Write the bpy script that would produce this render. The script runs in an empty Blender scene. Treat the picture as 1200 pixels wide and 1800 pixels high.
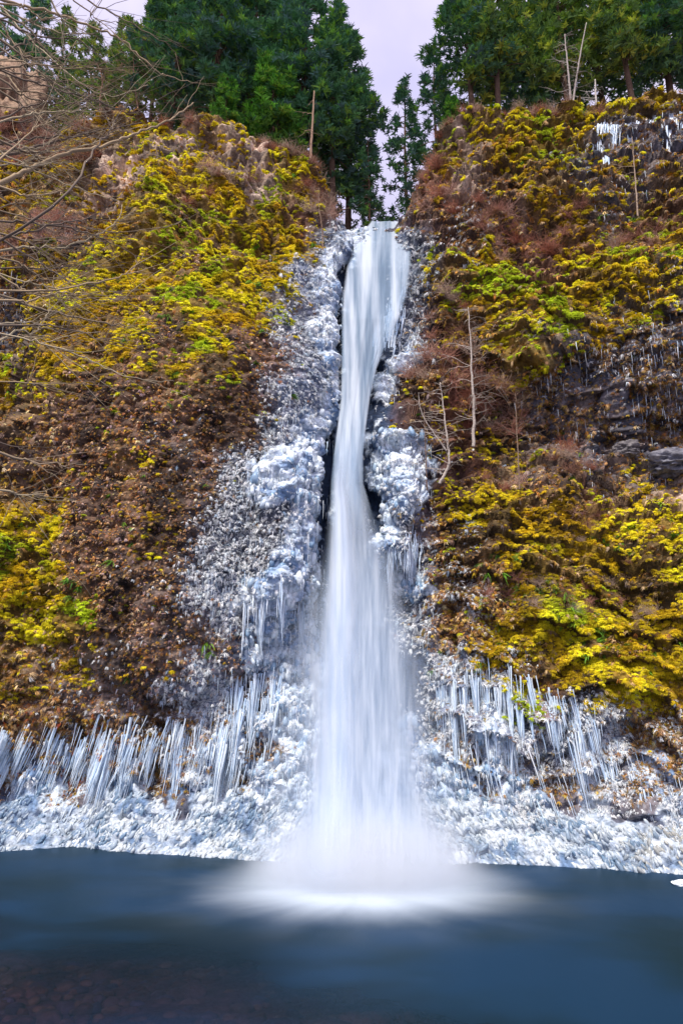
import bpy, math
import numpy as np
from mathutils import Vector
C = bpy.context.scene
# ---------------------------------------------------------------- camera
F = 1100.0; PITCH = math.radians(14.0); CZ = 6.5
cam_d = bpy.data.cameras.new('camera'); cam = bpy.data.objects.new('camera', cam_d)
C.collection.objects.link(cam); C.camera = cam
cam.location = (0, 0, CZ); cam.rotation_euler = (math.radians(90) + PITCH, 0, 0)
cam_d.sensor_fit = 'VERTICAL'; cam_d.sensor_height = 36; cam_d.lens = 36 * F / 1800
cam_d.clip_start = 0.1; cam_d.clip_end = 2000
# ---------------------------------------------------------------- world
SUN_EL, SUN_AZ = math.radians(60), math.radians(200)   # azimuth from +y, clockwise
w = bpy.data.worlds.new('World'); C.world = w; w.use_nodes = True
nt = w.node_tree; nt.nodes.clear()
def N(nt, t, **k):
    n = nt.nodes.new(t)
    for a, b in k.items(): setattr(n, a, b)
    return n
out = N(nt, 'ShaderNodeOutputWorld'); bg = N(nt, 'ShaderNodeBackground'); bg.inputs[1].default_value = 0.13
sky = N(nt, 'ShaderNodeTexSky', sky_type='NISHITA', sun_disc=False)
sky.sun_elevation = SUN_EL; sky.sun_rotation = SUN_AZ
tc = N(nt, 'ShaderNodeTexCoord'); noi = N(nt, 'ShaderNodeTexNoise'); noi.inputs['Scale'].default_value = 2.2
noi.inputs['Detail'].default_value = 5; noi.inputs['Distortion'].default_value = .6
cr = N(nt, 'ShaderNodeValToRGB')
cr.color_ramp.elements[0].position = .36; cr.color_ramp.elements[0].color = (3.1, 3.0, 4.6, 1)
cr.color_ramp.elements[1].position = .68; cr.color_ramp.elements[1].color = (5.2, 4.7, 6.0, 1)
mx = N(nt, 'ShaderNodeMix', data_type='RGBA'); mx.inputs[0].default_value = .86
L = nt.links.new
L(tc.outputs['Generated'], noi.inputs['Vector']); L(noi.outputs[0], cr.inputs[0])
L(sky.outputs[0], mx.inputs[6]); L(cr.outputs[0], mx.inputs[7]); L(mx.outputs[2], bg.inputs[0]); L(bg.outputs[0], out.inputs[0])
# ---------------------------------------------------------------- sun
sd = bpy.data.lights.new('sun', 'SUN'); sd.energy = 3.3; sd.angle = math.radians(8); sd.color = (1, .95, .87)
so = bpy.data.objects.new('sun', sd); C.collection.objects.link(so)
sv = Vector((math.sin(SUN_AZ) * math.cos(SUN_EL), math.cos(SUN_AZ) * math.cos(SUN_EL), math.sin(SUN_EL)))
so.rotation_euler = sv.to_track_quat('Z', 'Y').to_euler()
vs = C.view_settings; vs.view_transform = 'Standard'; vs.look = 'None'; vs.exposure = 0.72; vs.gamma = 1
C.cycles.transparent_max_bounces = 32; C.cycles.max_bounces = 6; C.cycles.diffuse_bounces = 3
C.cycles.volume_bounces = 3; C.cycles.volume_step_rate = 1.0; C.cycles.use_denoising = True

# ---------------------------------------------------------------- helpers
R = np.random.default_rng(7)
cP, sP = math.cos(PITCH), math.sin(PITCH)
def dirv(px, py):
    u = (np.asarray(px, float) - 600) / F; v = (900 - np.asarray(py, float)) / F
    return np.stack([u + 0 * v, cP - v * sP + 0 * u, sP + v * cP + 0 * u], -1)
def at(px, py, Y):
    """the point at forward distance Y on the sight line through a pixel of the photo"""
    d = dirv(px, py); t = np.asarray(Y, float) / d[..., 1]
    p = d * t[..., None]; p[..., 2] += CZ
    return p
def h01(i, j, k, s):
    n = (i * 374761393 + j * 668265263 + k * 2147483647 + s * 1274126177) & 0xFFFFFFFF
    n = ((n ^ (n >> 13)) * 1274126177) & 0xFFFFFFFF
    n = (n ^ (n >> 16)) * 2246822519 & 0xFFFFFFFF
    return ((n ^ (n >> 15)) & 0xFFFFFF) / float(0xFFFFFF)
def vnoise(P, s=0):
    I = np.floor(P).astype(np.int64); f = P - I; f = f * f * f * (f * (f * 6 - 15) + 10)
    r = 0
    for a in (0, 1):
        wa = f[..., 0] if a else 1 - f[..., 0]
        for b in (0, 1):
            wb = f[..., 1] if b else 1 - f[..., 1]
            for c in (0, 1):
                wc = f[..., 2] if c else 1 - f[..., 2]
                r = r + wa * wb * wc * h01(I[..., 0] + a, I[..., 1] + b, I[..., 2] + c, s)
    return r
def fbm(P, o=4, s=0, g=.5):
    r = 0; a = 1; t = 0
    for i in range(o):
        r = r + a * vnoise(P * 2 ** i + 17.3 * i, s + i); t += a; a *= g
    return r / t
def worley(P, s=0):
    """distance to the nearest jittered point"""
    I = np.floor(P).astype(np.int64); f = P - I; best = np.full(P.shape[:-1], 9.)
    for a in (-1, 0, 1):
        for b in (-1, 0, 1):
            for c in (-1, 0, 1):
                x, y, z = I[..., 0] + a, I[..., 1] + b, I[..., 2] + c
                d = (a + h01(x, y, z, s) - f[..., 0]) ** 2 + (b + h01(x, y, z, s + 1) - f[..., 1]) ** 2 + (c + h01(x, y, z, s + 2) - f[..., 2]) ** 2
                best = np.minimum(best, d)
    return np.sqrt(best)
def ss(a, b, x):
    t = np.clip((x - a) / (b - a), 0, 1); return t * t * (3 - 2 * t)

def mesh(name, V, T, mat, col=None, smooth=False, parent=None, uv=None, link=True, mats=None):
    """V (n,3), T (m,3) or (m,4) index array -> one mesh object"""
    V = np.ascontiguousarray(V, np.float32); T = np.ascontiguousarray(T, np.int32); k = T.shape[1]
    me = bpy.data.meshes.new(name)
    me.vertices.add(len(V)); me.vertices.foreach_set('co', V.ravel())
    me.loops.add(T.size); me.loops.foreach_set('vertex_index', T.ravel())
    me.polygons.add(len(T)); me.polygons.foreach_set('loop_start', np.arange(0, T.size, k, dtype=np.int32))
    me.polygons.foreach_set('loop_total', np.full(len(T), k, np.int32))
    if smooth: me.polygons.foreach_set('use_smooth', np.ones(len(T), bool))
    if col is not None:
        for nm, arr in (col if isinstance(col, dict) else {'Col': col}).items():
            c4 = np.ones((len(V), 4), np.float32); arr = np.asarray(arr, np.float32)
            c4[:, :3] = arr if arr.ndim == 2 else arr[:, None]
            at_ = me.attributes.new(nm, 'FLOAT_COLOR', 'POINT'); at_.data.foreach_set('color', c4.ravel())
    me.update(calc_edges=True)
    if mat: me.materials.append(mat)
    o = bpy.data.objects.new(name, me)
    if link: C.collection.objects.link(o)
    if parent: o.parent = parent
    return o
def tag(o, label=None, cat=None, group=None, kind=None):
    for k, v in (('label', label), ('category', cat), ('group', group), ('kind', kind)):
        if v: o[k] = v
    return o
def empty(name, loc=(0, 0, 0), rz=0):
    o = bpy.data.objects.new(name, None); o.location = loc; o.rotation_euler[2] = rz
    o.empty_display_size = .2; C.collection.objects.link(o); return o
def dup(src, loc, rz=0, sc=(1, 1, 1), tilt=(0, 0)):
    def cp(o, par):
        c = o.copy(); C.collection.objects.link(c)
        if par: c.parent = par
        for ch in list(o.children): cp(ch, c)
        return c
    r = cp(src, None); r.location = loc; r.rotation_euler = (tilt[0], tilt[1], rz); r.scale = sc
    return r
class Buf:
    def __init__(s): s.V = []; s.T = []; s.C = []; s.n = 0
    def add(s, V, T, col=None):
        s.V.append(np.asarray(V, float)); s.T.append(np.asarray(T) + s.n); s.n += len(V)
        s.C.append(np.broadcast_to(np.asarray(col if col is not None else (1, 1, 1), float), (len(V), 3)))
    def out(s): return np.concatenate(s.V), np.concatenate(s.T), np.concatenate(s.C)
def tube(pts, r, n=5):
    """tapered tube along pts -> V,T"""
    P = np.asarray(pts, float); m = len(P); r = np.broadcast_to(np.asarray(r, float), (m,))
    t = np.gradient(P, axis=0); t /= np.linalg.norm(t, axis=1)[:, None] + 1e-9
    up = np.array([0, 0, 1.]) if abs(t[:, 2]).mean() < .8 else np.array([1., 0, 0])
    a = np.cross(t, up); a /= np.linalg.norm(a, axis=1)[:, None] + 1e-9; b = np.cross(t, a)
    th = np.arange(n) * 2 * math.pi / n
    V = (P[:, None] + r[:, None, None] * (np.cos(th)[None, :, None] * a[:, None] + np.sin(th)[None, :, None] * b[:, None])).reshape(-1, 3)
    T = []
    for i in range(m - 1):
        for j in range(n):
            k = (j + 1) % n
            T += [(i * n + j, i * n + k, (i + 1) * n + k), (i * n + j, (i + 1) * n + k, (i + 1) * n + j)]
    for j in range(1, n - 1): T.append(((m - 1) * n, (m - 1) * n + j, (m - 1) * n + j + 1))
    return V, np.array(T)
def smoothline(pts, k=6, jit=0., rng=R):
    P = np.asarray(pts, float); Q = []
    for i in range(len(P) - 1):
        p0 = P[max(i - 1, 0)]; p1 = P[i]; p2 = P[i + 1]; p3 = P[min(i + 2, len(P) - 1)]
        for t in np.arange(k) / k:
            Q.append(.5 * (2 * p1 + (p2 - p0) * t + (2 * p0 - 5 * p1 + 4 * p2 - p3) * t * t + (3 * p1 - p0 - 3 * p2 + p3) * t ** 3))
    Q.append(P[-1]); Q = np.array(Q)
    if jit: Q[1:-1] += rng.normal(0, jit, Q[1:-1].shape)
    return Q
def ico(sub):
    import bmesh
    bm = bmesh.new(); bmesh.ops.create_icosphere(bm, subdivisions=sub, radius=1)
    V = np.array([v.co[:] for v in bm.verts]); T = np.array([[v.index for v in f.verts] for f in bm.faces]); bm.free()
    return V, T

# ---------------------------------------------------------------- materials
def mat_attr(name, rough=.9, spec=.2, noise=None, bump=0, bscale=20, trans=0, attr='Col', sub=0):
    m = bpy.data.materials.new(name); m.use_nodes = True; t = m.node_tree; b = t.nodes['Principled BSDF']
    a = N(t, 'ShaderNodeAttribute', attribute_name=attr); src = a.outputs['Color']
    if noise:
        tcn = N(t, 'ShaderNodeTexCoord'); n = N(t, 'ShaderNodeTexNoise'); n.inputs['Scale'].default_value = noise[0]; n.inputs['Detail'].default_value = 6
        t.links.new(tcn.outputs['Object'], n.inputs['Vector'])
        mr = N(t, 'ShaderNodeMapRange'); mr.inputs[1].default_value = .3; mr.inputs[2].default_value = .7
        mr.inputs[3].default_value = 1 - noise[1]; mr.inputs[4].default_value = 1 + noise[1]
        t.links.new(n.outputs[0], mr.inputs[0])
        v = N(t, 'ShaderNodeVectorMath', operation='SCALE'); t.links.new(src, v.inputs[0]); t.links.new(mr.outputs[0], v.inputs['Scale'])
        src = v.outputs[0]
    t.links.new(src, b.inputs['Base Color'])
    b.inputs['Roughness'].default_value = rough; b.inputs['Specular IOR Level'].default_value = spec
    if sub: b.inputs['Subsurface Weight'].default_value = sub; b.inputs['Subsurface Radius'].default_value = (.1, .15, .2); b.inputs['Subsurface Scale'].default_value = .3
    if bump:
        tcn = N(t, 'ShaderNodeTexCoord'); n = N(t, 'ShaderNodeTexNoise'); n.inputs['Scale'].default_value = bscale; n.inputs['Detail'].default_value = 8
        t.links.new(tcn.outputs['Object'], n.inputs['Vector'])
        bp = N(t, 'ShaderNodeBump'); bp.inputs['Strength'].default_value = bump; bp.inputs['Distance'].default_value = .1
        t.links.new(n.outputs[0], bp.inputs['Height']); t.links.new(bp.outputs[0], b.inputs['Normal'])
    return m
M_cliff = mat_attr('cliff_rock', .8, .3, (6, .45), .9, 9)
M_moss = mat_attr('moss', .95, .1)
M_leaf = mat_attr('needles', .75, .2)
M_frost = mat_attr('frost', .6, .3)
M_ice = mat_attr('ice', .28, .5, (5, .10), .25, 14)
M_bark = mat_attr('bark', .9, .15, (14, .35), .6, 30)
M_twig = mat_attr('twig', .85, .2)
M_rock = mat_attr('boulder_rock', .75, .3, (4, .4), 1, 5)

# ---------------------------------------------------------------- the cliff chart
# forward distance of the rock face, read off the photo on a coarse chart and then modelled on
XS = np.array([-250, 0, 100, 250, 400, 520, 590, 650, 720, 800, 950, 1100, 1200, 1450.])
TAB = {
 150: [38, 37.5, 36, 35.5, 35.5, 37, 39, 40, 39, 37, 35.5, 34.5, 34, 33],
 230: [37, 36.5, 35, 34.5, 34.5, 36.5, 38.5, 40, 38, 35.5, 34.3, 33.4, 32.8, 32],
 300: [35.5, 35, 34, 33, 33.2, 35, 37.5, 39, 37, 34.2, 33.2, 32.2, 31.6, 31],
 400: [33.5, 33, 32, 31, 31.2, 32.6, 35.5, 37.3, 34.6, 33, 32, 31, 30.2, 29],
 500: [31.6, 31.5, 29.8, 29, 29.2, 30.4, 32.6, 34, 32.6, 31.4, 30.5, 29.4, 28.6, 28],
 600: [31, 31, 28.3, 27.7, 28.1, 29.2, 31.2, 33, 31.6, 30.6, 29.7, 28.4, 27.6, 27],
 700: [30, 30, 27.5, 27.0, 27.5, 28.6, 30.2, 31.6, 30.8, 30.2, 30.3, 29.6, 29, 28],
 790: [28.5, 28.5, 27.2, 26.8, 27.2, 28, 29.8, 31, 29.4, 29.8, 30.9, 30.8, 30.2, 29],
 860: [27.3, 27.3, 27.2, 26.8, 27.0, 27.6, 29.6, 30.6, 28.8, 28.6, 28.8, 28.6, 28.0, 27],
 1000: [26.4, 26.4, 27.0, 26.8, 26.8, 27.2, 29.2, 29.6, 28.0, 27.3, 26.2, 25.5, 25, 24],
 1200: [26.9, 26.9, 26.9, 26.7, 26.5, 26.6, 28.2, 28.6, 27.2, 26.2, 25.2, 24.6, 24.2, 23.2],
 1310: [27.0, 27.0, 27.0, 26.8, 26.5, 26.3, 27.4, 27.8, 26.6, 26.2, 25.3, 24.6, 24.1, 23],
 1375: [28.0, 28.0, 28.0, 27.8, 27.2, 25.9, 26.6, 26.8, 25.7, 26.4, 25.8, 24.9, 24.2, 23],
 1430: [26.4, 26.4, 26.7, 26.3, 25.9, 25.2, 25.4, 25.4, 25.0, 25.0, 24.9, 24.3, 23.5, 22.6]}
TY = np.array(sorted(TAB)); TG = np.array([TAB[k] for k in TY])
# resample the chart to 10 px cells and soften it
cx_ = np.arange(-250, 1451, 10.); cy_ = np.arange(150, 1431, 10.)
A = np.stack([np.interp(cx_, XS, r) for r in TG]); A = np.stack([np.interp(cy_, TY, A[:, i]) for i in range(len(cx_))], 1)
for _ in range(14):
    B = np.pad(A, 1, mode='edge'); A = (B[:-2, 1:-1] + B[2:, 1:-1] + B[1:-1, :-2] + B[1:-1, 2:] + 2 * A) / 6
def bil(G, x0, y0, st, px, py):
    fx = np.clip((px - x0) / st, 0, G.shape[1] - 1.001); fy = np.clip((py - y0) / st, 0, G.shape[0] - 1.001)
    i = fx.astype(int); j = fy.astype(int); a = fx - i; b = fy - j
    return (G[j, i] * (1 - a) * (1 - b) + G[j, i + 1] * a * (1 - b) + G[j + 1, i] * (1 - a) * b + G[j + 1, i + 1] * a * b)
SH = np.array([[-250, 1520], [-60, 1500], [0, 1497], [60, 1493], [130, 1487], [250, 1498], [380, 1508], [500, 1516], [620, 1518], [740, 1519], [830, 1515], [1000, 1522], [1100, 1530], [1200, 1538], [1450, 1556.]])
def shore_py(px): return np.interp(px, SH[:, 0], SH[:, 1])
def shoreY(px):
    d = dirv(px, shore_py(px)); return CZ * d[..., 1] / -d[..., 2]
def seg(px, py, P):
    """signed horizontal offset of the chart point from the polyline P = [(x,y)...] running down"""
    P = np.array(P, float); return px - np.interp(py, P[:, 1], P[:, 0])
STRIP = [(622, 425), (601, 480), (591, 560), (589, 650), (586, 720), (574, 800), (568, 880), (566, 960)]
def gap_w(px, py):
    """the dark wet gap between the stream and the ice beside it"""
    a = np.exp(-(seg(px, py, STRIP) / np.interp(py, [430, 520, 780, 960], [7, 12, 17, 15])) ** 4) * ss(415, 450, py) * ss(985, 950, py)
    b = np.exp(-(seg(px, py, [(662, 640), (650, 700), (645, 725)]) / 17) ** 4) * ss(620, 655, py) * ss(735, 715, py)
    d = np.exp(-(seg(px, py, [(640, 850), (657, 890), (668, 940)]) / 12) ** 4) * ss(850, 870, py) * ss(955, 930, py)
    return np.clip(a + b + d, 0, 1)
def baseY(px, py):
    px = np.asarray(px, float); py = np.asarray(py, float)
    Y = bil(A, -250, 150, 10, px, np.minimum(py, 1430))
    # left buttress stands proud of the gully beside it
    e = seg(px, py, [(150, 470), (95, 560), (60, 650), (30, 780), (0, 860), (-40, 900)])
    Y = Y + 1.3 * ss(8, -14, e) * ss(430, 520, py) * ss(910, 820, py)
    q = ((px - 300) / 265) ** 2 + ((py - 800) / 430) ** 2
    Y = Y - 1.9 * np.sqrt(np.clip(1 - q, 0, 1))
    # overhang below the diagonal mossy lip on the right
    lip = np.interp(px, [780, 830, 1000, 1100, 1200, 1450], [720, 668, 600, 560, 520, 440])
    Y = Y + .7 * ss(0, 45, py - lip) * ss(800, 880, px) * ss(860, 780, py)
    e = seg(px, py, [(1000, 600), (1035, 700), (1060, 800)])     # cleft
    Y = Y + 1.3 * np.exp(-(e / 14) ** 2) * ss(610, 660, py) * ss(860, 790, py)
    e = seg(px, py, [(1050, 600), (1085, 700), (1110, 800)])
    Y = Y - .35 * np.exp(-(e / 18) ** 2) * ss(640, 700, py) * ss(840, 790, py)
    # ice pillar right of the falls and the ice buttress left of it
    Y = Y - 1.5 * np.exp(-((px - 692) / 42) ** 4) * ss(715, 760, py) * ss(1010, 960, py)
    Y = Y - 1.1 * np.exp(-((px - np.interp(py, [780, 1100], [525, 505])) / 52) ** 4) * ss(770, 840, py) * ss(1090, 1020, py)
    Y = Y - .7 * np.exp(-((px - 690) / 26) ** 4) * ss(430, 560, py) * ss(668, 640, py)
    Y = Y + .9 * gap_w(px, py)
    # shelf down to the water
    ps = shore_py(px); Ys = shoreY(px)
    t = np.clip((py - 1430) / (ps - 1430), 0, 1)
    Y = np.where(py > 1430, Y * (1 - t ** 1.4) + Ys * t ** 1.4, Y)
    return np.where(py > ps, Ys - .25 * (py - ps) / 100, Y)
TOP = np.array([[-260, 190], [0, 196], [60, 222], [100, 232], [160, 226], [200, 205], [222, 197], [262, 214], [300, 236], [330, 224], [355, 214], [415, 219], [440, 236], [465, 257], [520, 284], [552, 308], [578, 340], [592, 380], [612, 400], [634, 408], [646, 405], [686, 399], [700, 385], [716, 380], [726, 345], [738, 300], [752, 278], [778, 232], [800, 222], [850, 209], [880, 214], [900, 216], [960, 200], [1000, 196], [1100, 181], [1150, 166], [1200, 160], [1460, 140.]])
# ground cover in 50 px cells of the chart, first row y = 150..200:
# 0 moss, 1 moss with dead fern, 2 dead fern, 3 dark rock, 4 tan rock, 5 brush, 6 ice, 7 frost, 8 wet rock with icicles, 9 rock behind the falls
ZONES = [
 [5, 5, 5, 5, 5, 5, 5, 5, 5, 5, 5, 5, 5, 9, 5, 0, 0, 5, 5, 5, 0, 0, 0, 0],
 [5, 5, 1, 1, 0, 0, 1, 0, 4, 4, 5, 5, 5, 5, 5, 0, 4, 0, 0, 0, 0, 8, 8, 8],
 [5, 1, 1, 4, 4, 4, 4, 4, 4, 4, 0, 5, 5, 9, 5, 1, 4, 1, 0, 0, 8, 8, 8, 8],
 [1, 1, 1, 4, 4, 0, 0, 0, 4, 4, 0, 5, 5, 9, 5, 5, 4, 2, 1, 8, 8, 1, 8, 1],
 [1, 1, 2, 2, 1, 0, 1, 0, 0, 1, 5, 5, 7, 9, 5, 2, 2, 2, 1, 1, 1, 8, 1, 5],
 [5, 5, 8, 2, 0, 0, 0, 5, 0, 0, 0, 7, 6, 9, 7, 5, 2, 4, 2, 5, 5, 0, 5, 0],
 [5, 1, 1, 0, 0, 0, 2, 0, 0, 0, 7, 6, 9, 9, 7, 0, 0, 0, 5, 5, 0, 0, 0, 0],
 [8, 1, 0, 0, 2, 0, 0, 0, 0, 0, 7, 6, 9, 9, 7, 2, 0, 0, 0, 0, 0, 0, 0, 8],
 [8, 0, 0, 1, 0, 2, 0, 0, 2, 2, 7, 6, 9, 9, 7, 2, 1, 0, 2, 0, 0, 8, 8, 8],
 [8, 1, 1, 1, 1, 2, 2, 0, 2, 2, 7, 6, 9, 9, 6, 2, 2, 0, 0, 8, 8, 8, 8, 8],
 [0, 2, 1, 2, 2, 1, 1, 2, 2, 7, 7, 6, 9, 6, 2, 2, 2, 2, 8, 8, 8, 8, 8, 8],
 [1, 2, 2, 2, 2, 2, 2, 2, 2, 7, 7, 6, 9, 9, 5, 5, 5, 2, 8, 8, 3, 8, 8, 8],
 [2, 2, 2, 2, 2, 2, 3, 2, 2, 7, 6, 6, 9, 6, 6, 5, 5, 2, 3, 8, 8, 3, 8, 8],
 [2, 2, 2, 2, 1, 2, 3, 2, 7, 6, 6, 6, 9, 6, 6, 5, 5, 1, 3, 3, 8, 3, 8, 3],
 [1, 2, 2, 2, 2, 2, 2, 3, 7, 6, 6, 6, 9, 6, 6, 5, 1, 0, 1, 2, 5, 2, 0, 4],
 [0, 0, 2, 2, 2, 2, 2, 7, 7, 7, 6, 6, 9, 6, 7, 2, 0, 1, 0, 1, 0, 0, 0, 0],
 [0, 0, 2, 2, 2, 2, 3, 7, 7, 6, 6, 9, 9, 6, 7, 2, 2, 1, 0, 0, 0, 0, 1, 0],
 [0, 0, 0, 2, 2, 3, 3, 7, 7, 6, 6, 9, 9, 9, 6, 2, 2, 2, 0, 1, 0, 0, 1, 0],
 [0, 0, 0, 2, 2, 2, 3, 3, 7, 6, 6, 9, 9, 9, 7, 2, 2, 2, 1, 0, 0, 0, 0, 0],
 [1, 0, 1, 3, 3, 3, 3, 3, 8, 6, 6, 9, 9, 9, 7, 2, 2, 1, 0, 0, 0, 1, 0, 0],
 [1, 3, 1, 3, 3, 2, 3, 7, 8, 6, 6, 6, 9, 9, 9, 7, 7, 0, 2, 1, 0, 0, 0, 0],
 [2, 3, 3, 3, 3, 3, 7, 7, 8, 6, 6, 6, 9, 9, 9, 7, 7, 7, 0, 5, 0, 0, 0, 1],
 [2, 2, 3, 3, 8, 3, 8, 7, 8, 6, 6, 9, 9, 9, 6, 7, 7, 6, 7, 7, 7, 7, 3, 2],
 [8, 8, 3, 8, 8, 8, 8, 8, 6, 8, 6, 9, 9, 9, 6, 6, 8, 6, 8, 7, 7, 7, 3, 2],
 [8, 6, 8, 8, 6, 8, 8, 6, 8, 6, 6, 9, 9, 9, 6, 6, 6, 8, 6, 8, 8, 7, 3, 3],
 [6, 6, 8, 6, 6, 6, 8, 6, 6, 6, 6, 9, 9, 9, 6, 6, 6, 6, 7, 6, 8, 8, 8, 7],
 [6, 6, 6, 6, 6, 6, 6, 6, 6, 6, 6, 9, 9, 9, 6, 6, 6, 6, 6, 6, 6, 6, 6, 6],
 [6, 6, 6, 6, 6, 6, 6, 6, 6, 6, 6, 9, 9, 9, 6, 6, 6, 6, 6, 6, 6, 6, 6, 6],
 [6, 6, 6, 6, 6, 6, 6, 6, 6, 6, 6, 9, 9, 9, 6, 6, 6, 6, 6, 6, 6, 6, 6, 6]]
ZK = ['m', 'o', 'b', 'd', 't', 's', 'i', 'f', 'k', 'w']
def zone_w(px, py, P):
    """weights of each ground cover on the chart, borders broken up by noise on the rock itself"""
    near = .3 + .7 * ss(50, 220, np.abs(px - 640))
    wx = px + 62 * near * (fbm(P * .55, 4, 31) - .5) * 2; wy = py + 50 * (fbm(P * .55, 4, 57) - .5) * 2
    ix = np.clip((wx - 25) / 50, 0, 22.999); iy = np.clip((wy - 175) / 50, 0, len(ZONES) - 1.001)
    i = ix.astype(int); j = iy.astype(int); a = ix - i; b = iy - j
    G = np.array(ZONES)
    out = {}
    for n, k in enumerate(ZK):
        g = (G == n).astype(float)
        out[k] = g[j, i] * (1 - a) * (1 - b) + g[j, i + 1] * a * (1 - b) + g[j + 1, i] * (1 - a) * b + g[j + 1, i + 1] * a * b
    return out
NX, NY = 720, 960
gx = np.linspace(-250, 1450, NX); rr = np.linspace(0, 1, NY)
top = np.interp(gx, TOP[:, 0], TOP[:, 1])
PX = np.broadcast_to(gx, (NY, NX)).copy(); PY = top[None] + rr[:, None] * (1640 - top[None])
P0 = at(PX, PY, baseY(PX, PY))
def normals(P):
    du = np.gradient(P, axis=1); dv = np.gradient(P, axis=0)
    n = np.cross(du, dv); n /= np.linalg.norm(n, axis=-1)[..., None] + 1e-9
    s = np.sign((n * (P - np.array([0, 0, CZ]))).sum(-1)); return -n * s[..., None]
N0 = normals(P0)
Z = zone_w(PX, PY, P0)
gw_ = gap_w(PX, PY)
for k in ZK: Z[k] = Z[k] * (1 - gw_)
Z['w'] = Z['w'] + gw_
icew = Z['i']; wet = Z['w']; right = ss(690, 800, PX)
# distances from the falls: keep the flanks iced
butt = ss(70, 140, PX) * ss(590, 500, PX) * ss(430, 520, PY) * ss(1310, 1200, PY)
rough = (1 - .75 * wet - .35 * icew) * (1 - .55 * butt)
recess = Z['k'] * ss(850, 930, PX) * ss(900, 840, PY) * ss(560, 600, PY)
big = (fbm(P0 * np.array([.28, .28, .2]), 4, 3) - .5) * 3.4
blk = (np.abs(fbm(P0 * np.array([.9, .9, .55]), 4, 9) - .5)) * -2.4
zz = P0[..., 2] * .8 + 3.4 * fbm(P0 * .30, 4, 21) + .10 * P0[..., 0]
strata = (1 - (zz - np.floor(zz))) ** 1.6 * .62 * (.35 + .65 * right) * (.4 + .9 * fbm(P0 * .5, 2, 44))
cush = np.sqrt(np.clip(1 - (worley(P0 * np.array([1.9, 1.9, 2.8]), 5) / .85) ** 2, 0, 1)) * .34
wl = worley(P0 * np.array([2.3, 2.3, 1.5]), 8); lobes = np.sqrt(np.clip(1 - (wl / .8) ** 2, 0, 1)) * .62
wl2 = worley(P0 * np.array([5.2, 5.2, 3.3]), 12); lobes = lobes + np.sqrt(np.clip(1 - (wl2 / .8) ** 2, 0, 1)) * .26
fine = (fbm(P0 * 5, 3, 77) - .5) * .16
tanr = np.abs(fbm(P0 * np.array([1.6, 1.6, .5]), 3, 91) - .5) * -1.6
edge = ss(0, .02, rr)[:, None] * .7 + .3
D = rough * (big + blk + strata) + (1 - icew) * (1 - wet) * (cush + fine) + icew * lobes + Z['t'] * tanr
D = D * np.where(PY > shore_py(PX) - 12, .45, 1)
D = D * (1 - .55 * ss(1330, 1440, PY))
flu = np.abs(np.sin((P0[..., 0] - .25 * P0[..., 2]) * 3.4 + 2.5 * fbm(P0 * np.array([.5, .5, .15]), 3, 141)))
D = D * (1 - .5 * recess) + recess * (.38 * flu + .5 * (fbm(P0 * np.array([2.5, 2.5, .9]), 4, 142) - .5) + .22 * (fbm(P0 * 6, 2, 143) - .5))
P1 = P0 + N0 * D[..., None] * np.array([1, 1, .8])
N1 = normals(P1)
# base colours of the bare face
c = lambda *a: np.array(a, float)
tn = fbm(P0 * 1.7, 4, 15)[..., None]
tn = ss(.25, .75, tn); rockc = c(.045, .036, .036) * (1 - tn) + c(.22, .16, .13) * tn
tanc = c(.30, .18, .11) * (1 - tn) + c(.66, .50, .38) * tn
brown = c(.040, .025, .020) * (1 - tn) + c(.20, .115, .07) * tn
mossc = c(.085, .05, .012) * (1 - tn) + c(.24, .15, .014) * tn
icec = (c(.16, .25, .40) * (1 - tn) + c(.74, .80, .85) * tn) * (1 - .30 * ss(1360, 1440, PY)[..., None])  # dark blue end paints the bluish shadow of gaps into the ice
wetc = c(.020, .035, .07) * np.ones_like(tn)
brush = c(.09, .042, .028) * (1 - tn) + c(.22, .105, .065) * tn
W = lambda k: Z[k][..., None]
dark_patches = ss(.50, .64, fbm(P0 * np.array([.55, .55, .16]), 4, 161)) * (1 - .5 * ss(900, 500, PY))  # upright dark patches for tonal contrast, stronger lower on the face
patch = ss(.50, .60, fbm(P0 * np.array([1.1, 1.1, .6]), 4, 101))[..., None]
iceb = ss(.36, .5, W('i') + .25 * (tn - .5) + (.6 * ss(.44, .6, fbm(P0 * np.array([1.1, 1.1, .25]), 3, 151)) * ss(1290, 1340, PY))[..., None])
col = (W('m') * mossc + W('o') * (.5 * mossc + .5 * brown) + W('b') * brown * .8 + W('d') * rockc + W('t') * (tanc * (.35 + .65 * patch) + rockc * .4)
       + W('s') * brush + W('f') * (rockc * .5 + c(.12, .16, .23)) + W('k') * (rockc * .7 + c(.02, .035, .06)) + W('w') * wetc + W('i') * wetc * 1.5)
col = col * (1 - .55 * dark_patches[..., None]); col = col * (1 - iceb) + icec * iceb
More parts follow.
